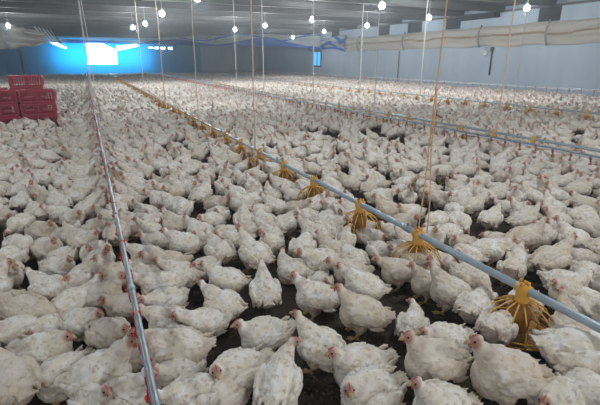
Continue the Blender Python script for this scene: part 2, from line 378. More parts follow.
def feeder_line(x, z, y0, y1, pan_ys, label, r0=.026, full=6):
    r = empty('feeder_line', (x, y0, 0)); tag(r, label, 'feeder line'); L = y1-y0
    bm = bmesh.new(); n = 80; tube(bm, [(0, L*k/n, z) for k in range(n+1)], r0, 16); link_mesh('auger_tube', bm, M_FPIPE, r)
    for y in np.arange(1.0, min(L, 30), 3.0):
        bm = bmesh.new(); tube(bm, [(0, y-.03, z), (0, y+.03, z)], r0*1.18, 16); box(bm, (-.006, y-.02, z+r0), (.006, y+.02, z+r0+.03)); link_mesh('tube_clamp', bm, M_GALV, r)
    # pan: dish part, with its cone, grille and saddle as pieces of their own
    pb = z-.02-.46 if z > .3 else 0
    base = .015
    bm = bmesh.new(); lathe(bm, [(0, .02), (.06, .035), (.11, .012), (.150, .010), (.195, .045), (.208, .068), (.203, .072), (.185, .05), (.145, .022), (.10, .026), (.05, .05), (0, .038)], 32)
    dish = link_mesh('feeder_pan', bm, M_PANB, r)
    bm = bmesh.new(); H = z-base
    lathe(bm, [(.040, H-.04), (.042, H-.08), (.060, H-.11), (.072, H-.14), (.075, H-.18), (.066, .12), (.055, .07), (.050, .07), (.061, .12), (.070, H-.18), (.067, H-.14), (.055, H-.115), (.036, H-.08)], 24)
    cone = link_mesh('feed_cone', bm, M_CONE, dish)
    bm = bmesh.new()
    for k in range(14):
        a = 2*math.pi*k/14; c, s = math.cos(a), math.sin(a)
        tube(bm, [(c*q*1.16, s*q*1.16, h) for q, h in ((.045, H-.085), (.09, H-.105), (.145, H-.150), (.176, H-.21), (.190, .11), (.184, .07))], .0052, 6)
    for rr, h in ((.213, .075), (.218, .112)):
        tube(bm, [(rr*math.cos(2*math.pi*k/40), rr*math.sin(2*math.pi*k/40), h) for k in range(41)], .005, 6, cap=False)
    grille = link_mesh('grille', bm, M_PAN, dish)
    bm = bmesh.new(); tube(bm, [(0, -.045, H), (0, .045, H)], r0*1.35, 16)
    lathe(bm, [(.046, H-.09), (.046, H-.02), (.036, H+.01)], 16)
    for sy in (-.03, 0, .03): box(bm, (-.008, sy-.006, H+r0), (.008, sy+.006, H+r0+.032))
    box(bm, (-.03, -.012, H+r0), (-.015, .012, H+r0+.02)); box(bm, (.015, -.012, H+r0), (.03, .012, H+r0+.02))
    saddle = link_mesh('saddle', bm, M_PAN, dish)
    bm = bmesh.new()
    lathe(bm, [(0, .095), (.05, .085), (.12, .055), (.16, .04)], 20)
    feed = link_mesh('feed', bm, mat('feed_crumble', (.42, .27, .12), .95, 0, 60, .5, bump=.8), dish)
    kids = [cone, grille, saddle, feed]
    for i, y in enumerate(pan_ys):
        if i == 0: d = dish
        else:
            d = dish.copy(); col.objects.link(d); d.parent = r
            ks = kids if i < full else [cone, grille, saddle]
            for k in ks: c = k.copy(); col.objects.link(c); c.parent = d
        d.location = (0, y-y0, base); d.rotation_euler = (0, 0, i*.37)
    return r
pan1 = [onx(px, py, FX).y for px, py in ((524,288),(418,238),(360,209),(314,181),(284,166))]; pan1 += [pan1[-1]+.98*(k+1) for k in range(36)]
feeder_line(FX, FZ, -1.2, YE-2, pan1, 'near thick blue-grey feeder tube with amber pans running diagonally through the flock')
feeder_line(7.4, .40, 1.8, YE-2, [5.45+.9*k for k in range(26)], 'second feeder tube with amber pans beside the red-nippled drinker pipe', full=0)
feeder_line(12.5, .42, 3.0, YE-2, [6.8+.9*k for k in range(24)], 'third feeder tube, thin in the distance, nearer the right wall', full=0)

# ---------------------------------------------------------------- hanging cords
LINES = [o for o in col.objects if o.get('category') in ('drinker line', 'feeder line')]
def cord(bot, toppx_or_top, rad, m, label, double=False):
    bot = Vector(bot); top = Vector(toppx_or_top); line = min(LINES, key=lambda q: abs(q.location.x-bot.x))
    bot -= line.location; top -= line.location
    bm = bmesh.new(); n = 24
    tube(bm, [bot.lerp(top, k/n)+Vector((.006*math.sin(k*.9), .006*math.cos(k*.7), 0)) for k in range(n+1)], rad, 7)
    if double:
        h = 1.15; a = bot+Vector((.0, -.10, 0)); b_ = bot.lerp(top, h/(top.z-bot.z))
        tube(bm, [a.lerp(b_, k/8)+Vector((.01*math.sin(k), 0, 0)) for k in range(9)], rad, 7)
        for q in (.30, .42, .55, .75): ball(bm, bot.lerp(top, q*h/(top.z-bot.z)), rad*2.2, sub=1)
        ball(bm, b_, rad*2.6, sub=1)
    for q in (.0,): ball(bm, bot+Vector((0, 0, .01)), rad*2.4, sub=1)
    link_mesh('suspension_cord', bm, m, line)['label'] = label
cord((FX, pan1[1], FZ+.05), (FX-.04, pan1[1]-.22, 4.42), .0052, M_TWINEO, 'doubled orange twine down to the second-nearest amber feeder pan', True)
cord((FX, 6.75, FZ+.03), (FX, 6.7, 4.42), .0100, M_TWINE, 'cream cord in the middle of view down to the near feeder tube')
cord((FX, 10.9, FZ+.03), (FX, 10.7, 4.42), .0110, M_TWINE, 'cream cord right of the bright far opening, down to the near feeder tube')
cord((FX, 16.0, FZ+.03), (FX, 16.0, 4.42), .0140, M_TWINE, 'thin cord beyond the cream one, down to the near feeder tube')
cord((FX, 22.0, FZ+.03), (FX, 22.0, 4.42), .014, M_TWINE, 'thin pale cord by the bright opening, far along the near feeder tube')
cord((.08, 5.6, DZ+.03), (.05, 5.6, 4.42), .004, M_WIRE, 'thin wire down to the near drinker pipe, nearest of its wires')
cord((.08, 9.3, DZ+.03), (.05, 9.2, 4.42), .0045, M_WIRE, 'thin wire down to the near drinker pipe, second of its wires')
cord((.08, 13.3, DZ+.03), (.1, 13.3, 4.42), .0055, M_WIRE, 'thin wire down to the near drinker pipe, third of its wires')
cord((.08, 18.5, DZ+.03), (.1, 18.5, 4.42), .007, M_WIRE, 'thin wire down to the near drinker pipe, farthest of its wires')
for k, (X, z, px, py, rad, m, lb) in enumerate([
    (7.4, .40, 497, 128, .013, M_TWINE, 'cream cord right of the orange twine, down to the second feeder tube'),
    (7.4, .40, 374, 112, .016, M_WIRE, 'taut white cord by the bright bulb, down to the second feeder tube'),
    (7.4, .40, 313, 103, .018, M_WIRE, 'white cord under the central bulb, down to the second feeder tube'),
    (7.4, .40, 264, 95, .018, M_WIRE, 'white cord under the bulb above the blue tarpaulin peak'),
    (6.5, .47, 237, 90, .016, M_WIRE, 'pale cord under the bulb over the blue tarpaulin left of the peak'),
    (12.5, .42, 513, 105, .014, M_WIRE, 'short bright wire at the top right, down to the third feeder tube'),
    (12.5, .42, 420, 95, .018, M_WIRE, 'pale wire left of the orange twine, down to the third feeder tube'),
    (12.5, .42, 360, 88, .018, M_WIRE, 'pale wire left of the taut white cord, down to the third feeder tube')]):
    d = onx(px, py, X); cord((X, d.y, z+.02), (X, d.y, 4.42), rad, m, lb)

# ---------------------------------------------------------------- crates
def make_crate():
    W, D, H = .84, .58, .335; r = empty('poultry_crate', (0, 0, 0)); bm = bmesh.new()
    box(bm, (-W/2, -D/2, 0), (W/2, D/2, .02))
    for z0, z1, e in ((.02, .055, 0), (.275, .325, .010)): 
        for a, b_ in (((-W/2-e, -D/2-e, z0), (W/2+e, -D/2+.02, z1)), ((-W/2-e, D/2-.02, z0), (W/2+e, D/2+e, z1)), ((-W/2-e, -D/2, z0), (-W/2+.02, D/2, z1)), ((W/2-.02, -D/2, z0), (W/2+e, D/2, z1))): box(bm, a, b_)
    for k in range(13):
        x = -W/2+.02+(W-.04)*k/12; wd = .03 if k in (0, 6, 12) else .009
        for y in (-D/2+.006, D/2-.018): box(bm, (x-wd, y, .05), (x+wd, y+.012, .28))
    for k in range(9):
        y = -D/2+.02+(D-.04)*k/8; wd = .028 if k in (0, 4, 8) else .008
        for x in (-W/2+.004, W/2-.016): box(bm, (x, y-wd, .05), (x+.012, y+wd, .28))
    for z in (.11, .17, .23):
        for y in (-D/2+.008, D/2-.018): box(bm, (-W/2, y, z-.007), (W/2, y+.010, z+.007))
    link_mesh('crate_body', bm, M_RED, r, False)
    bm = bmesh.new(); box(bm, (-W/2, -D/2, .325), (W/2, D/2, .335)); 
    for k in range(7): box(bm, (-W/2+.06+k*.115, -D/2+.03, .335), (-W/2+.10+k*.115, D/2-.03, .341))
    box(bm, (-.17, -.14, .335), (.17, .14, .345)); link_mesh('lid', bm, M_RED, r, False)
    for s in (-1, 1):
        bm = bmesh.new(); box(bm, (s*.2-.10, -D/2-.006, .135), (s*.2+.10, -D/2+.004, .185)); link_mesh('side_panel', bm, M_WHITEPRINT, r, False)
    return r
cp = onz(60, 127, 0); cy = cp.y+.3; cx = cp.x-.45
spots = [(cx, cy, 0, 'red slatted poultry crate, bottom of the right front stack, sunk in the flock'), (cx, cy, .345, 'red slatted poultry crate in the middle of the right front stack'),
 (cx+.02, cy-.01, .69, 'red slatted poultry crate on top of the right front stack'), (cx-.88, cy+.02, 0, 'red poultry crate, bottom of the left front stack at the picture edge'),
 (cx-.9, cy, .345, 'red poultry crate in the middle of the left front stack'), (cx-.87, cy+.03, .69, 'red poultry crate on top of the left front stack'),
 (cx-.33, cy+1.3, 0, 'red poultry crate at the base of the rear stack'), (cx-.33, cy+1.3, .345, 'red poultry crate second up in the rear stack'), (cx-.33, cy+1.3, .69, 'red poultry crate third up in the rear stack'),
 (cx-.32, cy+1.3, 1.035, 'red poultry crate highest of all, topping the rear stack'), (cx-1.3, cy+1.25, 0, 'red poultry crate at the base of the leftmost rear stack'), (cx-1.3, cy+1.25, .345, 'red poultry crate in the middle of the leftmost rear stack'), (cx-1.3, cy+1.25, .69, 'red poultry crate topping the leftmost rear stack')]
c0 = make_crate()
for i, (x, y, z, lb) in enumerate(spots):
    if i == 0: c = c0
    else:
        c = c0.copy(); col.objects.link(c)
        for k in c0.children:
            d = k.copy(); col.objects.link(d); d.parent = c
    c.location = (x, y, z+.001); c.rotation_euler = (0, 0, .03*math.sin(i*2.1)); tag(c, lb, 'crate', 'stacked red poultry crates')

# ---------------------------------------------------------------- litter crumbs on the near bare floor (uncountable)
bm = bmesh.new()
for k in range(9000):
    d = rnd.random()**.6*5.5; a = rnd.uniform(-.15, 1.15); x, y = d*math.sin(a), d*math.cos(a)+.2
    s = rnd.uniform(.003, .011); el = rnd.uniform(1, 3); q = Matrix.Rotation(rnd.uniform(0, 6.28), 3, 'Z')
    vs = [bm.verts.new(Vector((x, y, 0))+q @ Vector(p)) for p in ((-s*el, -s, 0), (s*el, -s*.6, 0), (s*el*.8, s, 0), (-s*el*.7, s*.8, 0), (0, 0, s*rnd.uniform(.8, 1.6)))]
    for t in ((0, 1, 4), (1, 2, 4), (2, 3, 4), (3, 0, 4)): bm.faces.new([vs[i] for i in t])
tag(link_mesh('litter_crumbs', bm, M_CHIP, smooth=False), 'loose dark litter crumbs and straw on the floor between the birds', 'litter', kind='stuff')

# ================================================================ chickens
def sstep(a, b, x):
    t = np.clip((x-a)/(b-a), 0, 1); return t*t*(3-2*t)
def evaluated(obj_, mods):
    for t, kw in mods:
        m = obj_.modifiers.new(t, t)
        for k, v in kw.items(): setattr(m, k, v)
    dg = bpy.context.evaluated_depsgraph_get(); me = bpy.data.meshes.new_from_object(obj_.evaluated_get(dg)); return me
POSES = { # pitch(deg), lift z, neck end (x,y,z), neck mid bulge, head yaw, head pitch, legs
 'alert':   dict(pitch=16, dz=0, head=(.150, .0, .335), yaw=0, hp=0, legs=1),
 'standing':dict(pitch=8, dz=0, head=(.185, .0, .285), yaw=0, hp=-6, legs=1),
 'left':    dict(pitch=12, dz=0, head=(.155, .045, .310), yaw=60, hp=-4, legs=1),
 'right':   dict(pitch=12, dz=0, head=(.155, -.045, .310), yaw=-60, hp=-4, legs=1),
 'sitting': dict(pitch=4, dz=-.055, head=(.150, .0, .235), yaw=0, hp=-4, legs=0),
 'sitleft': dict(pitch=4, dz=-.055, head=(.140, .05, .225), yaw=75, hp=-8, legs=0),
 'sitright':dict(pitch=4, dz=-.055, head=(.140, -.05, .225), yaw=-75, hp=-8, legs=0),
 'tucked':  dict(pitch=2, dz=-.060, head=(.130, .025, .175), yaw=15, hp=-12, legs=0),
 'pecking': dict(pitch=-14, dz=.0, head=(.245, .02, .060), yaw=5, hp=-65, legs=1),
 'reaching':dict(pitch=28, dz=.02, head=(.170, .0, .400), yaw=0, hp=28, legs=1),
 'preening':dict(pitch=8, dz=-.02, head=(.060, .105, .215), yaw=150, hp=-30, legs=1),
 'lowhead': dict(pitch=0, dz=0, head=(.235, -.03, .160), yaw=-10, hp=-30, legs=1),
}
WORDS = {'alert': 'standing tall', 'standing': 'standing', 'left': 'with head turned', 'right': 'with head turned', 'sitting': 'crouched', 'sitleft': 'crouched, head turned',
 'sitright': 'crouched, head turned', 'tucked': 'resting with head tucked', 'pecking': 'pecking at litter', 'reaching': 'stretching its neck up', 'preening': 'preening', 'lowhead': 'holding head low'}
def bez(p0, p1, p2, p3, t): return p0*(1-t)**3+p1*3*t*(1-t)**2+p2*3*t*t*(1-t)+p3*t**3
def build_pose(name, seed):
    P = POSES[name]; R_ = random.Random(seed)
    C = Vector((0, 0, .160+P['dz'])); rot = Matrix.Rotation(-math.radians(P['pitch']), 3, 'Y')
    T = lambda p: C+rot @ Vector(p)
    bm = bmesh.new()
    def E(c, r, rz=(0, 0, 0), sub=3):
        q = rot @ Matrix.Rotation(rz[2], 3, 'Z') @ Matrix.Rotation(rz[1], 3, 'Y') @ Matrix.Rotation(rz[0], 3, 'X'); ball(bm, T(c), r, q, sub)
    E((.0, 0, .005), (.128, .096, .098)); E((.050, 0, -.018), (.085, .088, .095)); E((-.070, 0, .008), (.085, .076, .076)); E((.085, 0, .02), (.050, .056, .066))
    E((-.02, 0, .052), (.10, .068, .056))
    E((-.055, 0, -.035), (.075, .062, .05))
    E((-.140, 0, .035), (.050, .038, .026), (0, .35, 0))
    for k in range(-2, 3): E((-.166, .014*k, .046-.004*abs(k)), (.045, .010, .007), (0, .38+.05*R_.random(), -.16*k), 2)
    for s in (1, -1):
        E((.010, s*.093, .020), (.086, .025, .055), (0, .16, -s*.08)); E((-.055, s*.090, .012), (.080, .020, .038), (0, .28, s*.10))
        for k in range(5): E((-.108-.008*k+.01*R_.random(), s*(.074-.004*k), -.016+.015*k), (.058, .009, .011), (s*.2, .22+.06*k, s*(.13+.05*R_.random())), 2)
        for k in range(4): E((-.035-.02*k, s*(.099), .050-.025*k), (.050, .010, .014), (0, .30, s*.04), 2)
        if P['legs']: E((-.005, s*.050, -.062), (.048, .036, .048)); E((-.012, s*.048, -.098), (.022, .020, .028))
        else: E((.02, s*.055, -.06), (.07, .045, .035))
    for k in range(26):   # loose tufts over the back, breast and rump
        a = R_.uniform(-2.6, 2.6); x = R_.uniform(-.13, .09); ry = .090*math.sqrt(max(.1, 1-(x/.16)**2))
        E((x, ry*math.sin(a), .008+ry*math.cos(a)), (.026, .010, .009), (0, .35+R_.random()*.3, R_.uniform(-.3, .3)), 1)
    H = Vector(P['head']); H.z += 0
    hy = math.radians(P['yaw']); hp = math.radians(P['hp'])
    hr = Matrix.Rotation(hy, 3, 'Z') @ Matrix.Rotation(-hp, 3, 'Y')
    hdir = hr @ Vector((1, 0, 0)); n0 = T((.070, 0, .035)); nd = (rot @ Vector((.8, 0, .75))).normalized()
    dist = (H-n0).length; hu = hr @ Vector((-.35, 0, -1)).normalized()
    for k in range(13):
        t = k/12; p = bez(n0, n0+nd*dist*.42, H+hu*dist*.38-hdir*.005, H-hdir*.006, t)
        ball(bm, p, .050*(1-t)**1.25+.0215, None, 2)
    ball(bm, H, (.031, .0205, .0235), hr, 3); ball(bm, H+hr @ Vector((.016, 0, -.004)), (.019, .0145, .016), hr, 2)
    ball(bm, H+hr @ Vector((-.010, 0, .004)), (.022, .019, .022), hr, 2)
    me0 = bpy.data.meshes.new('tmp'); bm.to_mesh(me0); bm.free(); ob = bpy.data.objects.new('tmp', me0); col.objects.link(ob)
    me = evaluated(ob, [('REMESH', dict(mode='VOXEL', voxel_size=.0058)), ('SMOOTH', dict(factor=.5, iterations=2))])
    bpy.data.objects.remove(ob)
    # feathery relief
    for v in me.vertices:
        c = v.co; hd = (c-H).length
        k = 1 if hd > .06 else .15
        if P['dz'] < -.05 and c.z < .01: k = 0
        q = rot.inverted() @ (c-C)
        rdg = noise.noise(Vector((q.x*38, q.y*70, q.z*70))+Vector((seed*3.1, 0, 0)))
        v.co = c+v.normal*k*(.0052*rdg+.0028*noise.noise(c*170))
        if v.co.z < .006 and not P['legs']: v.co.z = .006
    return me, dict(H=H, hr=hr, C=C, rot=rot, P=P)
def leg_bm(info):
    bm = bmesh.new(); P = info['P']
    if not P['legs']: 
        for s in (1, -1):
            for a in (-.35, 0, .35):
                c = Vector((.055, s*.05, .008)); tube(bm, [c, c+Vector((.045*math.cos(a), .045*math.sin(a), -.001))], [.007, .0035], 6)
        return bm
    for s in (1, -1):
        top = info['C']+info['rot'] @ Vector((-.014, s*.048, -.110)); hx = top.x+.002
        foot = Vector((top.x+.024, s*.052, .012)); hock = Vector((top.x-.010, s*.050, top.z*.72+.012))
        tube(bm, [top+Vector((0, 0, .02)), hock, foot], [.014, .0095, .0085], 8)
        for a, l in ((-.45, .048), (0, .058), (.45, .048), (math.pi, .025)):
            d = Vector((math.cos(a), math.sin(a), 0)); tube(bm, [foot, foot+d*l*.55+Vector((0, 0, -.003)), foot+d*l+Vector((0, 0, -.007))], [.008, .0065, .0035], 6)
    return bm
def comb_bm(info, k=.62):
    bm = bmesh.new(); hr, H = info['hr'], info['H']
    for i, (x, h) in enumerate(((.020, .007), (.012, .012), (.003, .014), (-.006, .011), (-.014, .007))):
        ball(bm, H+hr @ Vector((x, 0, .0195+.25*h*k-(.004 if i == 0 else 0))), (.0055, .0028, h*k), hr, 1)
    return bm
def beak_bm(info):
    bm = bmesh.new(); hr, H = info['hr'], info['H']
    tube(bm, [H+hr @ Vector(p) for p in ((.026, 0, -.001), (.034, 0, -.002), (.044, 0, -.006), (.050, 0, -.012))], [.0100, .0082, .0050, .0012], 8)
    tube(bm, [H+hr @ Vector(p) for p in ((.026, 0, -.009), (.036, 0, -.011), (.043, 0, -.014))], [.0065, .0045, .001], 6)
    return bm
def eye_bm(info, s):
    bm = bmesh.new(); ball(bm, info['H']+info['hr'] @ Vector((.0135, s*.0178, .004)), .0052, None, 2); return bm
def wattle_bm(info, s):
    bm = bmesh.new(); ball(bm, info['H']+info['hr'] @ Vector((.022, s*.007, -.023)), (.005, .003, .006), info['hr'], 2); return bm
def masks(co, info, seed, big=0.0):
    """colour of the plumage: r = bare facial skin, g = soiled underside plus a darker contour round the wing, b = thin-feathered flank"""
    H = np.array(info['H']); hr = np.array(info['hr']); q = (co-H) @ hr
    dist = np.sqrt(((q-np.array([.018, 0, -.003]))**2*np.array([1, 1, 1])).sum(1))
    r = 1-sstep(.026+big, .046+big, dist)
    rot = np.array(info['rot']); b = (co-np.array(info['C'])) @ rot
    hd = np.sqrt((q**2).sum(1))
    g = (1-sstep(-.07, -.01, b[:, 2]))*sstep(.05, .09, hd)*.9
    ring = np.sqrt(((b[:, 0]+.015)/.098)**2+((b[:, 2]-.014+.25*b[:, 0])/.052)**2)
    g = np.maximum(g, .85*np.exp(-((ring-1.02)/.13)**2)*(b[:, 2] < .045)*sstep(.06, .10, hd))  # darker contour drawn into the colour to define the wing edge
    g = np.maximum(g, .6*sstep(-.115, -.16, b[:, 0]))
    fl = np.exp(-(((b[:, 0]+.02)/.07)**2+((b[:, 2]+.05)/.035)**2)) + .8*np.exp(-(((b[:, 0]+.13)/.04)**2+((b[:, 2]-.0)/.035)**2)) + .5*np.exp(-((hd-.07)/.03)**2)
    return np.stack([r, np.clip(g, 0, 1), np.clip(fl, 0, 1)*sstep(.03, .06, hd), np.ones(len(co))], 1)
def paint(me, info, seed):
    n = len(me.vertices); co = np.empty(n*3); me.vertices.foreach_get('co', co); co = co.reshape(-1, 3)
    a = me.color_attributes.new('patch', 'FLOAT_COLOR', 'POINT'); a.data.foreach_set('color', masks(co, info, seed).astype(np.float32).ravel())
def temp_obj(me): o = bpy.data.objects.new('tmp', me); col.objects.link(o); return o
MATS = [M_FEATHER, M_LEG, M_COMB, M_BEAK, M_EYE]
def join_bm(me_body, extra):
    bm = bmesh.new(); bm.from_mesh(me_body)
    for f in bm.faces: f.material_index = 0; f.smooth = True
    for b2, mi in extra:
        for f in b2.faces: f.material_index = mi; f.smooth = True
        t = bpy.data.meshes.new('t'); b2.to_mesh(t); b2.free(); bm.from_mesh(t); bpy.data.meshes.remove(t)
    return bm
LIB = {}
def lod_arrays(me, info, ratio, detail):
    o = temp_obj(me.copy()); d = evaluated(o, [('DECIMATE', dict(ratio=ratio))]); bpy.data.objects.remove(o)
    ex = [] if detail == 0 else [(comb_bm(info, .6), 2)]
    if detail:
        b = bmesh.new(); tube(b, [info['H']+info['hr'] @ Vector(p) for p in ((.024, 0, -.002), (.050, 0, -.010))], [.012, .002], 4); ex.append((b, 3))
    bm = join_bm(d, ex); bmesh.ops.triangulate(bm, faces=bm.faces[:]); m2 = bpy.data.meshes.new('lod'); bm.to_mesh(m2); bm.free()
    n = len(m2.vertices); co = np.empty(n*3, np.float32); m2.vertices.foreach_get('co', co); co = co.reshape(-1, 3)
    nf = len(m2.polygons); vi = np.empty(nf*3, np.int32); m2.loops.foreach_get('vertex_index', vi); mi = np.empty(nf, np.int32); m2.polygons.foreach_get('material_index', mi)
    return co, vi.reshape(-1, 3), mi, masks(co, info, 0, .006 if detail else .014).astype(np.float32)
for k, nm in enumerate(POSES):
    me, info = build_pose(nm, k+1)
    o = temp_obj(me.copy()); d = evaluated(o, [('DECIMATE', dict(ratio=.55))]); bpy.data.objects.remove(o)
    bm = join_bm(d, [(leg_bm(info), 1)]); body = bpy.data.meshes.new('broiler_chicken'); bm.to_mesh(body); bm.free()
    for m in MATS[:2]: body.materials.append(m)
    paint(body, info, k)
    o = temp_obj(me.copy()); d = evaluated(o, [('DECIMATE', dict(ratio=.25))]); bpy.data.objects.remove(o)
    ex = [(leg_bm(info), 1), (comb_bm(info), 2), (beak_bm(info), 3), (eye_bm(info, 1), 4), (eye_bm(info, -1), 4), (wattle_bm(info, 1), 2), (wattle_bm(info, -1), 2)]
    bm = join_bm(d, ex); full = bpy.data.meshes.new('broiler_chicken'); bm.to_mesh(full); bm.free()
    for m in MATS: full.materials.append(m)
    paint(full, info, k)
    parts = []
    for pn, b_, m in (('comb', comb_bm(info), M_COMB), ('beak', beak_bm(info), M_BEAK), ('eye', eye_bm(info, 1), M_EYE), ('eye', eye_bm(info, -1), M_EYE), ('wattle', wattle_bm(info, 1), M_COMB), ('wattle', wattle_bm(info, -1), M_COMB)):
        t = bpy.data.meshes.new(pn); b_.to_mesh(t); b_.free(); t.materials.append(m)
        for p in t.polygons: p.use_smooth = True
        parts.append((pn, t))
    nfull = len(me.polygons)
    LIB[nm] = dict(body=body, full=full, parts=parts, mid=lod_arrays(me, info, 520/nfull/2, 1), far=lod_arrays(me, info, 150/nfull/2, 0), tiny=lod_arrays(me, info, 64/nfull/2, 0), info=info)

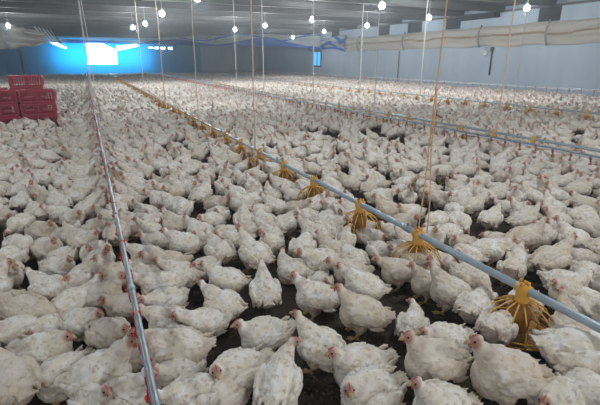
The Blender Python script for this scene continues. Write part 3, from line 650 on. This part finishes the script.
# hand-placed birds: torso pixel, head pixel, pose, size, own label
A = [
 (48,289, 32,271,'standing',1,'dirty white broiler left of drinker pipe, head tilted low to the left'),
 (29,311, 44,324,'pecking',1,'small white broiler with tail pointing up left, beside bare floor at left edge'),
 (8,274, 26,273,'standing',1,'white broiler at left edge with brown face turned right'),
 (59,269, 84,262,'sitting',1,'yellowish broiler lying behind the one with a tilted head, far left'),
 (78,303, 100,276,'sitting',1.15,'big pale broiler with brown face stretching towards the drinker pipe'),
 (104,296, 119,275,'alert',1,'pale broiler whose head touches the left side of the drinker pipe'),
 (16,333, -8,330,'tucked',1.05,'white broiler lying at left edge above the big rear-view bird'),
 (45,331, 35,329,'tucked',.9,'pinkish-faced broiler lying low behind the side-on bird at lower left'),
 (46,353, 86,337,'sitting',1.15,'side-on broiler with yellowish body facing right at lower left'),
 (10,382, -8,348,'standing',1.15,'large broiler cut off at the lower left corner'),
 (62,376, 43,378,'tucked',1.05,'broiler lying head low below the side-on bird at lower left'),
 (101,375, 122,341,'alert',1.15,'large white broiler at bottom left reaching up to the drinker pipe'),
 (84,324, 100,312,'sitting',1,'broiler lying behind the large pale one left of the drinker pipe'),
 (126,356, 139,345,'alert',.9,'small broiler squeezed against the left of the pipe above the red-combed one'),
 (110,335, 131,331,'standing',1,'white broiler crowding behind the large bottom-left bird at the pipe'),
 (123,398, 141,371,'alert',1,'white broiler with red comb directly left of the pipe at the bottom'),
 (96,404, 111,394,'alert',.95,'broiler with small red comb at the bottom edge left of the pipe'),
 (192,397, 167,389,'standing',1,'white broiler with red comb just right of the pipe at the bottom edge'),
 (176,349, 153,330,'standing',1.15,'plump white broiler right of the pipe pressed against it'),
 (178,373, 155,369,'sitting',1.05,'white broiler right of pipe, behind the red-combed bottom one'),
 (165,303, 145,297,'standing',1,'broiler with red face right of the pipe, pressed up to it'),
 (170,323, 149,307,'standing',1,'broiler with dark face just below the red-faced one by the pipe'),
 (161,286, 139,274,'standing',1.05,'white broiler right of pipe with one clear eye towards camera'),
 (181,275, 163,260,'standing',1,'white broiler between pipe and the pecking group, facing up left'),
 (204,324, 182,313,'standing',.95,'red-faced white broiler with upright tail facing left'),
 (226,281, 204,264,'standing',1,'broiler seen side-on facing left beyond the pinkish-tailed bird'),
 (222,305, 199,282,'standing',1,'broiler with ragged wing facing up left, left of centre'),
 (265,291, None,8,'alert',1,'broiler seen from behind with its neck straight up near the centre'),
 (264,336, 243,322,'sitting',1.1,'round white broiler with reddish face crouched facing left'),
 (316,297, 293,275,'alert',1.05,'broiler with grey-streaked back facing up left in the centre'),
 (363,287, 341,266,'standing',1.05,'broiler with red face behind the paired bird in the centre'),
 (362,313, 344,287,'alert',1.1,'broiler standing in front of its red-faced twin at the centre'),
 (320,347, 312,318,'alert',1.05,'orange-beaked broiler walking away left behind the white resting one'),
 (360,367, 331,352,'sitting',1.15,'clean white broiler crouched facing left on dark litter'),
 (369,394, 343,393,'sitleft',1.15,'white broiler at the bottom centre with face towards camera'),
 (279,384, None,-14,'right',1.06,'large broiler seen from behind looking right at the bottom centre'),
 (238,373, 215,371,'sitleft',1.15,'broiler with pink face crouched left of the large centre bird'),
 (216,400, 196,406,'tucked',1.05,'white back of a broiler cut by the bottom edge, left of centre'),
 (433,361, 407,336,'alert',1.2,'bright white broiler facing left in front of a yellowish one'),
 (446,341, 425,330,'standing',1,'yellowish broiler peeping from behind the bright white one'),
 (505,374, 466,341,'alert',1.3,'large broiler with ragged long back facing left at lower right'),
 (441,406, 420,381,'alert',1.05,'red-combed broiler at the bottom edge facing left'),
 (497,329, 515,312,'pecking',1,'ruffled broiler with bare vent feeding left of the nearest amber pan'),
 (476,307, 498,294,'lowhead',1.05,'broiler with bare pink vent turned away, behind the ruffled feeding one'),
 (451,292, 439,265,'alert',1.1,'broiler standing upright facing left below the blue-grey tube'),
 (428,283, 423,264,'alert',.95,'broiler half hidden behind the upright one under the tube'),
 (470,279, 494,296,'lowhead',1.05,'yellowish broiler stretching its head down towards nearest pan'),
 (398,271, 376,258,'standing',1,'white broiler side-on before the dark floor right of centre'),
 (566,291, 551,283,'standing',1,'broiler behind the tube facing left, right of the nearest pan'),
 (590,307, 612,300,'sitting',1.15,'large yellowish broiler behind the tube at the right edge'),
 (577,352, 606,356,'lowhead',1.3,'large broiler with its tail towards the nearest pan at right edge'),
 (590,398, 618,395,'sitting',1.2,'broiler in the bottom right corner showing its white back'),
 (556,401, 536,408,'tucked',1.1,'broiler back cut by the bottom edge near the right corner'),
 (472,206, 489,194,'standing',1.05,'broiler with bright red face looking right beyond the tube'),
 (491,219, 502,203,'standing',1,'broiler below the red-faced one, turned away to the right'),
 (459,222, 470,232,'lowhead',1,None),
 (437,221, 419,228,'lowhead',1,None),
 (447,235, 430,240,'tucked',1.1,None),
 (462,246, 440,243,'sitting',1,None),
 (440,199, 455,196,'standing',1,None), (408,198, 415,193,'alert',.95,None), (411,213,400,205,'standing',1,None),
 (417,262, 427,256,'standing',1,None), (440,264, 455,262,'tucked',1,None),
 (525,238, 538,219,'alert',1.1,'white broiler standing alone on dark litter, head turned away right'),
 (553,259, 577,236,'alert',1.1,'white broiler facing right, lower of the pair on dark litter'),
 (573,239, 563,219,'alert',1.05,'white broiler with neck upright behind the pair, right side'),
 (590,276, 610,270,'sitting',1.05,None), (511,271, 510,259,'pecking',.95,None),
 (553,209, 549,192,'alert',1,None), (523,214, 523,199,'alert',1,None), (592,229, 606,222,'standing',1,None),
 (460,182,448,176,'standing',1,None), (483,179,481,168,'alert',1,None), (420,186,408,182,'sitting',1,None),
 (303,248, 318,234,'lowhead',1.05,'ruffled broiler with its rear to the camera, by the bare floor'),
 (329,226, 350,219,'standing',1.15,'big white broiler with red wattle facing right beside the third pan'),
 (332,251, 322,234,'standing',1,None), (353,260, 344,250,'lowhead',1,None), (372,239, 386,236,'tucked',1,None), (381,253,395,250,'sitting',1,None),
 (361,227, 350,222,'tucked',.9,None), (402,252,413,244,'standing',1,None), (381,198,398,190,'standing',1.1,None), (404,224,425,220,'sitting',1.05,None),
 (402,192,415,188,'sitting',1,None), (328,206,318,199,'sitting',1,None), (306,218,296,212,'standing',1,None), (333,193,322,188,'standing',1,None),
 (218,205, 241,198,'sitting',1.1,None), (244,220, 242,198,'alert',1,None), (264,222, 250,205,'standing',1,None), (275,207, 270,196,'standing',1,None),
 (285,224, 299,209,'standing',1,None), (236,241, 229,230,'standing',1,None), (219,251, 208,232,'standing',1.05,None), (254,254, 248,232,'alert',1.1,None),
 (206,268, 196,262,'standing',.9,None), (211,222,200,216,'standing',1,None), (203,240,190,236,'sitting',1,None),
 (176,225, 158,208,'standing',1.05,None), (185,244, 164,230,'standing',1.05,None), (168,264, 154,252,'standing',1.05,None), (139,223, 121,211,'sitting',1.1,None),
 (145,213, 130,200,'sitting',1,None), (161,200, 147,190,'standing',1,None), (157,243, 136,235,'sitting',1,None), (147,257, 130,244,'standing',1,None),
 (200,232, 190,218,'standing',1,None), (183,209, 178,218,'lowhead',1,None), (176,193,164,187,'standing',1,None),
 (43,233, 69,228,'sitting',1.15,None), (47,250, 71,247,'sitting',1.1,None), (19,246, 29,257,'lowhead',1,None), (6,219,22,222,'tucked',1.05,None),
 (21,224, 12,229,'lowhead',1,None), (38,210,24,216,'sitting',1,None), (96,254, 83,255,'sitting',1.1,None), (84,241, 96,232,'standing',1,None), (7,260,-6,252,'standing',1.05,None),
 (73,219,84,214,'standing',1,None), (100,262,113,250,'alert',1,None), (95,229,110,221,'alert',1,None), (62,259,50,262,'tucked',.95,None),
]
birds = []   # x, y, heading, pose, scale, label, hand
for bx, by, hx, hy_, pose, s, lb in A:
    I = LIB[pose]['info']; b = onz(bx, by, I['C'].z*s); h = onz(hx, hy_, I['H'].z*s) if hx is not None else b
    a = math.atan2(b.y, b.x)+math.radians(hy_) if hx is None else math.atan2(h.y-b.y, h.x-b.x)-math.atan2(I['H'].y, I['H'].x)
    birds.append([b.x, b.y, a, pose, s, lb, True])
grid = {}
def gadd(x, y, r): grid.setdefault((int(x//.5), int(y//.5)), []).append((x, y, r))
def gfree(x, y, r):
    i, j = int(x//.5), int(y//.5)
    for a in (-1, 0, 1):
        for b in (-1, 0, 1):
            for (u, v, q) in grid.get((i+a, j+b), ()):
                if (u-x)**2+(v-y)**2 < (r+q)**2: return False
    return True
for b in birds: gadd(b[0], b[1], .115*b[4])
bare = [(395,300,22),(375,335,16),(300,395,16),(400,372,12),(455,318,10),(530,350,12),(475,392,8),(520,395,10),(248,352,6),(500,243,12),(515,252,10),(5,300,8),(205,350,6),(240,312,6),(285,268,8),(283,250,8),(195,345,8),(545,320,12),(590,330,8),(260,266,5),(500,255,9),(330,305,6),(340,330,6),
        (412,312,14),(430,318,10),(385,318,10),(385,345,10),(350,340,5),(300,300,5),(298,372,5),(530,372,9),(466,218,3),(545,230,4),(515,225,4)]
bare_w = []
for x, y, r in bare:
    p = onz(x, y, .02); q = onz(x+r, y, .02); bare_w.append((p.x, p.y, (p-q).length))
fr = random.Random(5)
pool_near = ['standing','sitting','left','right','sitleft','sitright','tucked','alert','alert','lowhead','preening','standing','sitting','alert']
pool_drink = ['alert','reaching','alert','standing','reaching']
S = .24
crates_xy = (cx-1.75, cx+.45, cy-.32, cy+1.62)
row = 0; y = .55
def in_view(x, y, mx):
    p = proj((x, y, .2)); return p is not None and -mx < p[0] < 600+mx and p[1] < 405+mx
pts_ = []
while y < YE-.4:
    k = 0; x = XL+.3+(S/2 if row % 2 else 0)
    while x < XR-.5:
        pts_.append((x, y)); x += S
    y += S*.84; row += 1
fr.shuffle(pts_)
lines_x = [(.08, .5), (6.5, 1.5)]
for x, y in pts_:
    x += fr.uniform(-.07, .07); y += fr.uniform(-.07, .07)
    m = 170 if y < 9 else 60
    if not in_view(x, y, m): continue
    d = math.hypot(x, y)
    if d < .75: continue
    if crates_xy[0] < x < crates_xy[1] and crates_xy[2] < y < crates_xy[3]: continue
    p = proj((x, y, .12))
    if p[1] > 165 and any((x-a)**2+(y-b)**2 < r*r for a, b, r in bare_w): continue
    if noise.noise((x*.9, y*.9, 4.4)) < -.56 and d > 3 and noise.noise((x*.31, y*.31, 9)) < .1: continue
    if p[1] > 388: continue
    if p[1] > 285 and p[0] > 190 and not gfree(x, y, .145): continue
    if not gfree(x, y, .106 if abs(x-.08) > .5 else .080): continue
    if any(math.hypot(x-FX, y-q) < .205 for q in pan1[:12]): continue
    s = fr.uniform(.88, 1.1); head = fr.uniform(-math.pi, math.pi); pose = fr.choice(pool_near+['alert', 'alert', 'alert', 'left', 'right']*(1 if d > 4.5 else 0))
    if fr.random() < .35: head = fr.gauss(2.5, .7)
    if abs(x-.08) < .34 and abs(x-.08) > .08: head = (0 if x < .08 else math.pi)+fr.gauss(0, .45); pose = fr.choice(pool_drink)
    elif abs(x-6.5) < .3: head = (0 if x < 6.5 else math.pi)+fr.gauss(0, .5); pose = fr.choice(pool_drink)
    for lx in (FX, 7.4, 12.5):
        if abs(x-lx) < .4 and fr.random() < .6: head = (0 if x < lx else math.pi)+fr.gauss(0, .6)
        if abs(x-lx) < .2 and pose in ('alert', 'reaching'): pose = 'standing'
    birds.append([x, y, head, pose, s, None, False]); gadd(x, y, .104 if abs(x-.08) > .5 else .082)

# the 300 that show largest become individuals, the rest of the flock is one mass
def size_in_view(b):
    p = proj((b[0], b[1], .15))
    if p is None or not (-8 < p[0] < 608 and -5 < p[1] < 412): return 0
    return b[4]/p[2]*(1.5 if b[6] else 1)
order = sorted(birds, key=size_in_view, reverse=True)
near, rest = order[:296], order[296:]
def facing(b):
    p = proj((b[0], b[1], .2)); h = b[2]+math.radians(0); q = proj((b[0]+.1*math.cos(h), b[1]+.1*math.sin(h), .2))
    away = math.cos(h)*b[0]+math.sin(h)*b[1]; away /= math.hypot(b[0], b[1]); side = q[0]-p[0]
    if away > .75: return 'facing away'
    if away < -.75: return 'facing the camera'
    return 'facing left' if side < 0 else 'facing right'
def zone(b):
    x, y = b[0], b[1]
    pn = ['nearest', 'second', 'third', 'fourth', 'fifth', 'sixth']
    if x < -1.0: return 'far left of the near drinker pipe'
    if x < -.35: return 'some way left of the near drinker pipe'
    if x < .08: return 'touching the near drinker pipe on its left'
    if x < .5: return 'touching the near drinker pipe on its right'
    j = min(range(6), key=lambda k: abs(pan1[k]-y)) if y < 6.4 else None
    if x < 1.2: return 'in the lane right of the near drinker pipe'
    if x < 2.2: return ('left of the %s amber pan' % pn[j]) if j is not None else 'left of the near feeder tube, beyond its sixth pan'
    if x < 3.2: return ('behind the tube by the %s amber pan' % pn[j]) if j is not None else 'right of near feeder tube, beyond its sixth pan'
    if x < 4.6: return 'in the crowd right of the near feeder tube'
    return 'between near feeder tube and red-nippled far pipe'
ORD = ['first', 'second', 'third', 'fourth', 'fifth', 'sixth', 'seventh', 'eighth', 'ninth', 'tenth', 'eleventh', 'twelfth', 'thirteenth', 'fourteenth', 'fifteenth', 'sixteenth', 'seventeenth', 'eighteenth', 'nineteenth', 'twentieth']
count = {}
for idx, b in enumerate(sorted(near, key=lambda q: math.hypot(q[0], q[1]))):
    lb = b[5]
    if lb is None:
        key = (WORDS[b[3]], facing(b), zone(b)); n = count.get(key, 0); count[key] = n+1
        lb = 'broiler %s, %s, %s' % (key[0], key[1], key[2])
        if n: lb += ', %s from camera' % ORD[n]
        if len(lb.split()) > 16: lb = lb.replace('the ', '')
        if len(lb.split()) > 16: lb = lb.replace(' from camera', '').replace(' its ', ' ')
        if len(lb.split()) > 16: lb = lb.replace('broiler resting with head tucked', 'tucked broiler').replace('crouched, head turned', 'crouched head turned')
    L_ = LIB[b[3]]; detailed = idx < 110
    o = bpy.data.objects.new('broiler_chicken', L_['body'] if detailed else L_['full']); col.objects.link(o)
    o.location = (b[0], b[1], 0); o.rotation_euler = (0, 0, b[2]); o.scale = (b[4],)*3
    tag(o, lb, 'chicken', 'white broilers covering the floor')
    if detailed:
        ck = rnd.uniform(.7, 1.25)
        for pn_, t in L_['parts']:
            c = bpy.data.objects.new(pn_, t); col.objects.link(c); c.parent = o

# the rest: one mesh, written with numpy
V, T_, MI, CO, off = [], [], [], [], 0
npr = np.random.RandomState(3)
for b in rest:
    d = math.hypot(b[0], b[1]); L_ = LIB[b[3]]['mid' if d < 13 else ('far' if d < 26 else 'tiny')]
    co, tr, mi, ms = L_; c, s = math.cos(b[2]), math.sin(b[2]); k = b[4]
    q = np.stack([(co[:, 0]*c-co[:, 1]*s)*k+b[0], (co[:, 0]*s+co[:, 1]*c)*k+b[1], co[:, 2]*k], 1)
    ms = ms.copy(); ms[:, 3] = npr.rand()*.95
    V.append(q); T_.append(tr+off); MI.append(mi); CO.append(ms); off += len(co)
V = np.concatenate(V).astype(np.float32); T_ = np.concatenate(T_).astype(np.int32); MI = np.concatenate(MI).astype(np.int32); CO = np.concatenate(CO).astype(np.float32)
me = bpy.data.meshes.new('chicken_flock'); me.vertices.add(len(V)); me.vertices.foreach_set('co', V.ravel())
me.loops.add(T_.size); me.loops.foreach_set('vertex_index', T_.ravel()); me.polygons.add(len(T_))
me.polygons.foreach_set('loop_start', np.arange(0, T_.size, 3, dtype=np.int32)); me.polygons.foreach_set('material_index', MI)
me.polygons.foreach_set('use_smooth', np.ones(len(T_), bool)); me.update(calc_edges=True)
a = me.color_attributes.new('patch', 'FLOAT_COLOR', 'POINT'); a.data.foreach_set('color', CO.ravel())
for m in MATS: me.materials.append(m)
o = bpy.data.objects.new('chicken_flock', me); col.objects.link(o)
tag(o, 'uncountable white flock stretching from mid-distance to the far walls', 'flock', kind='stuff')
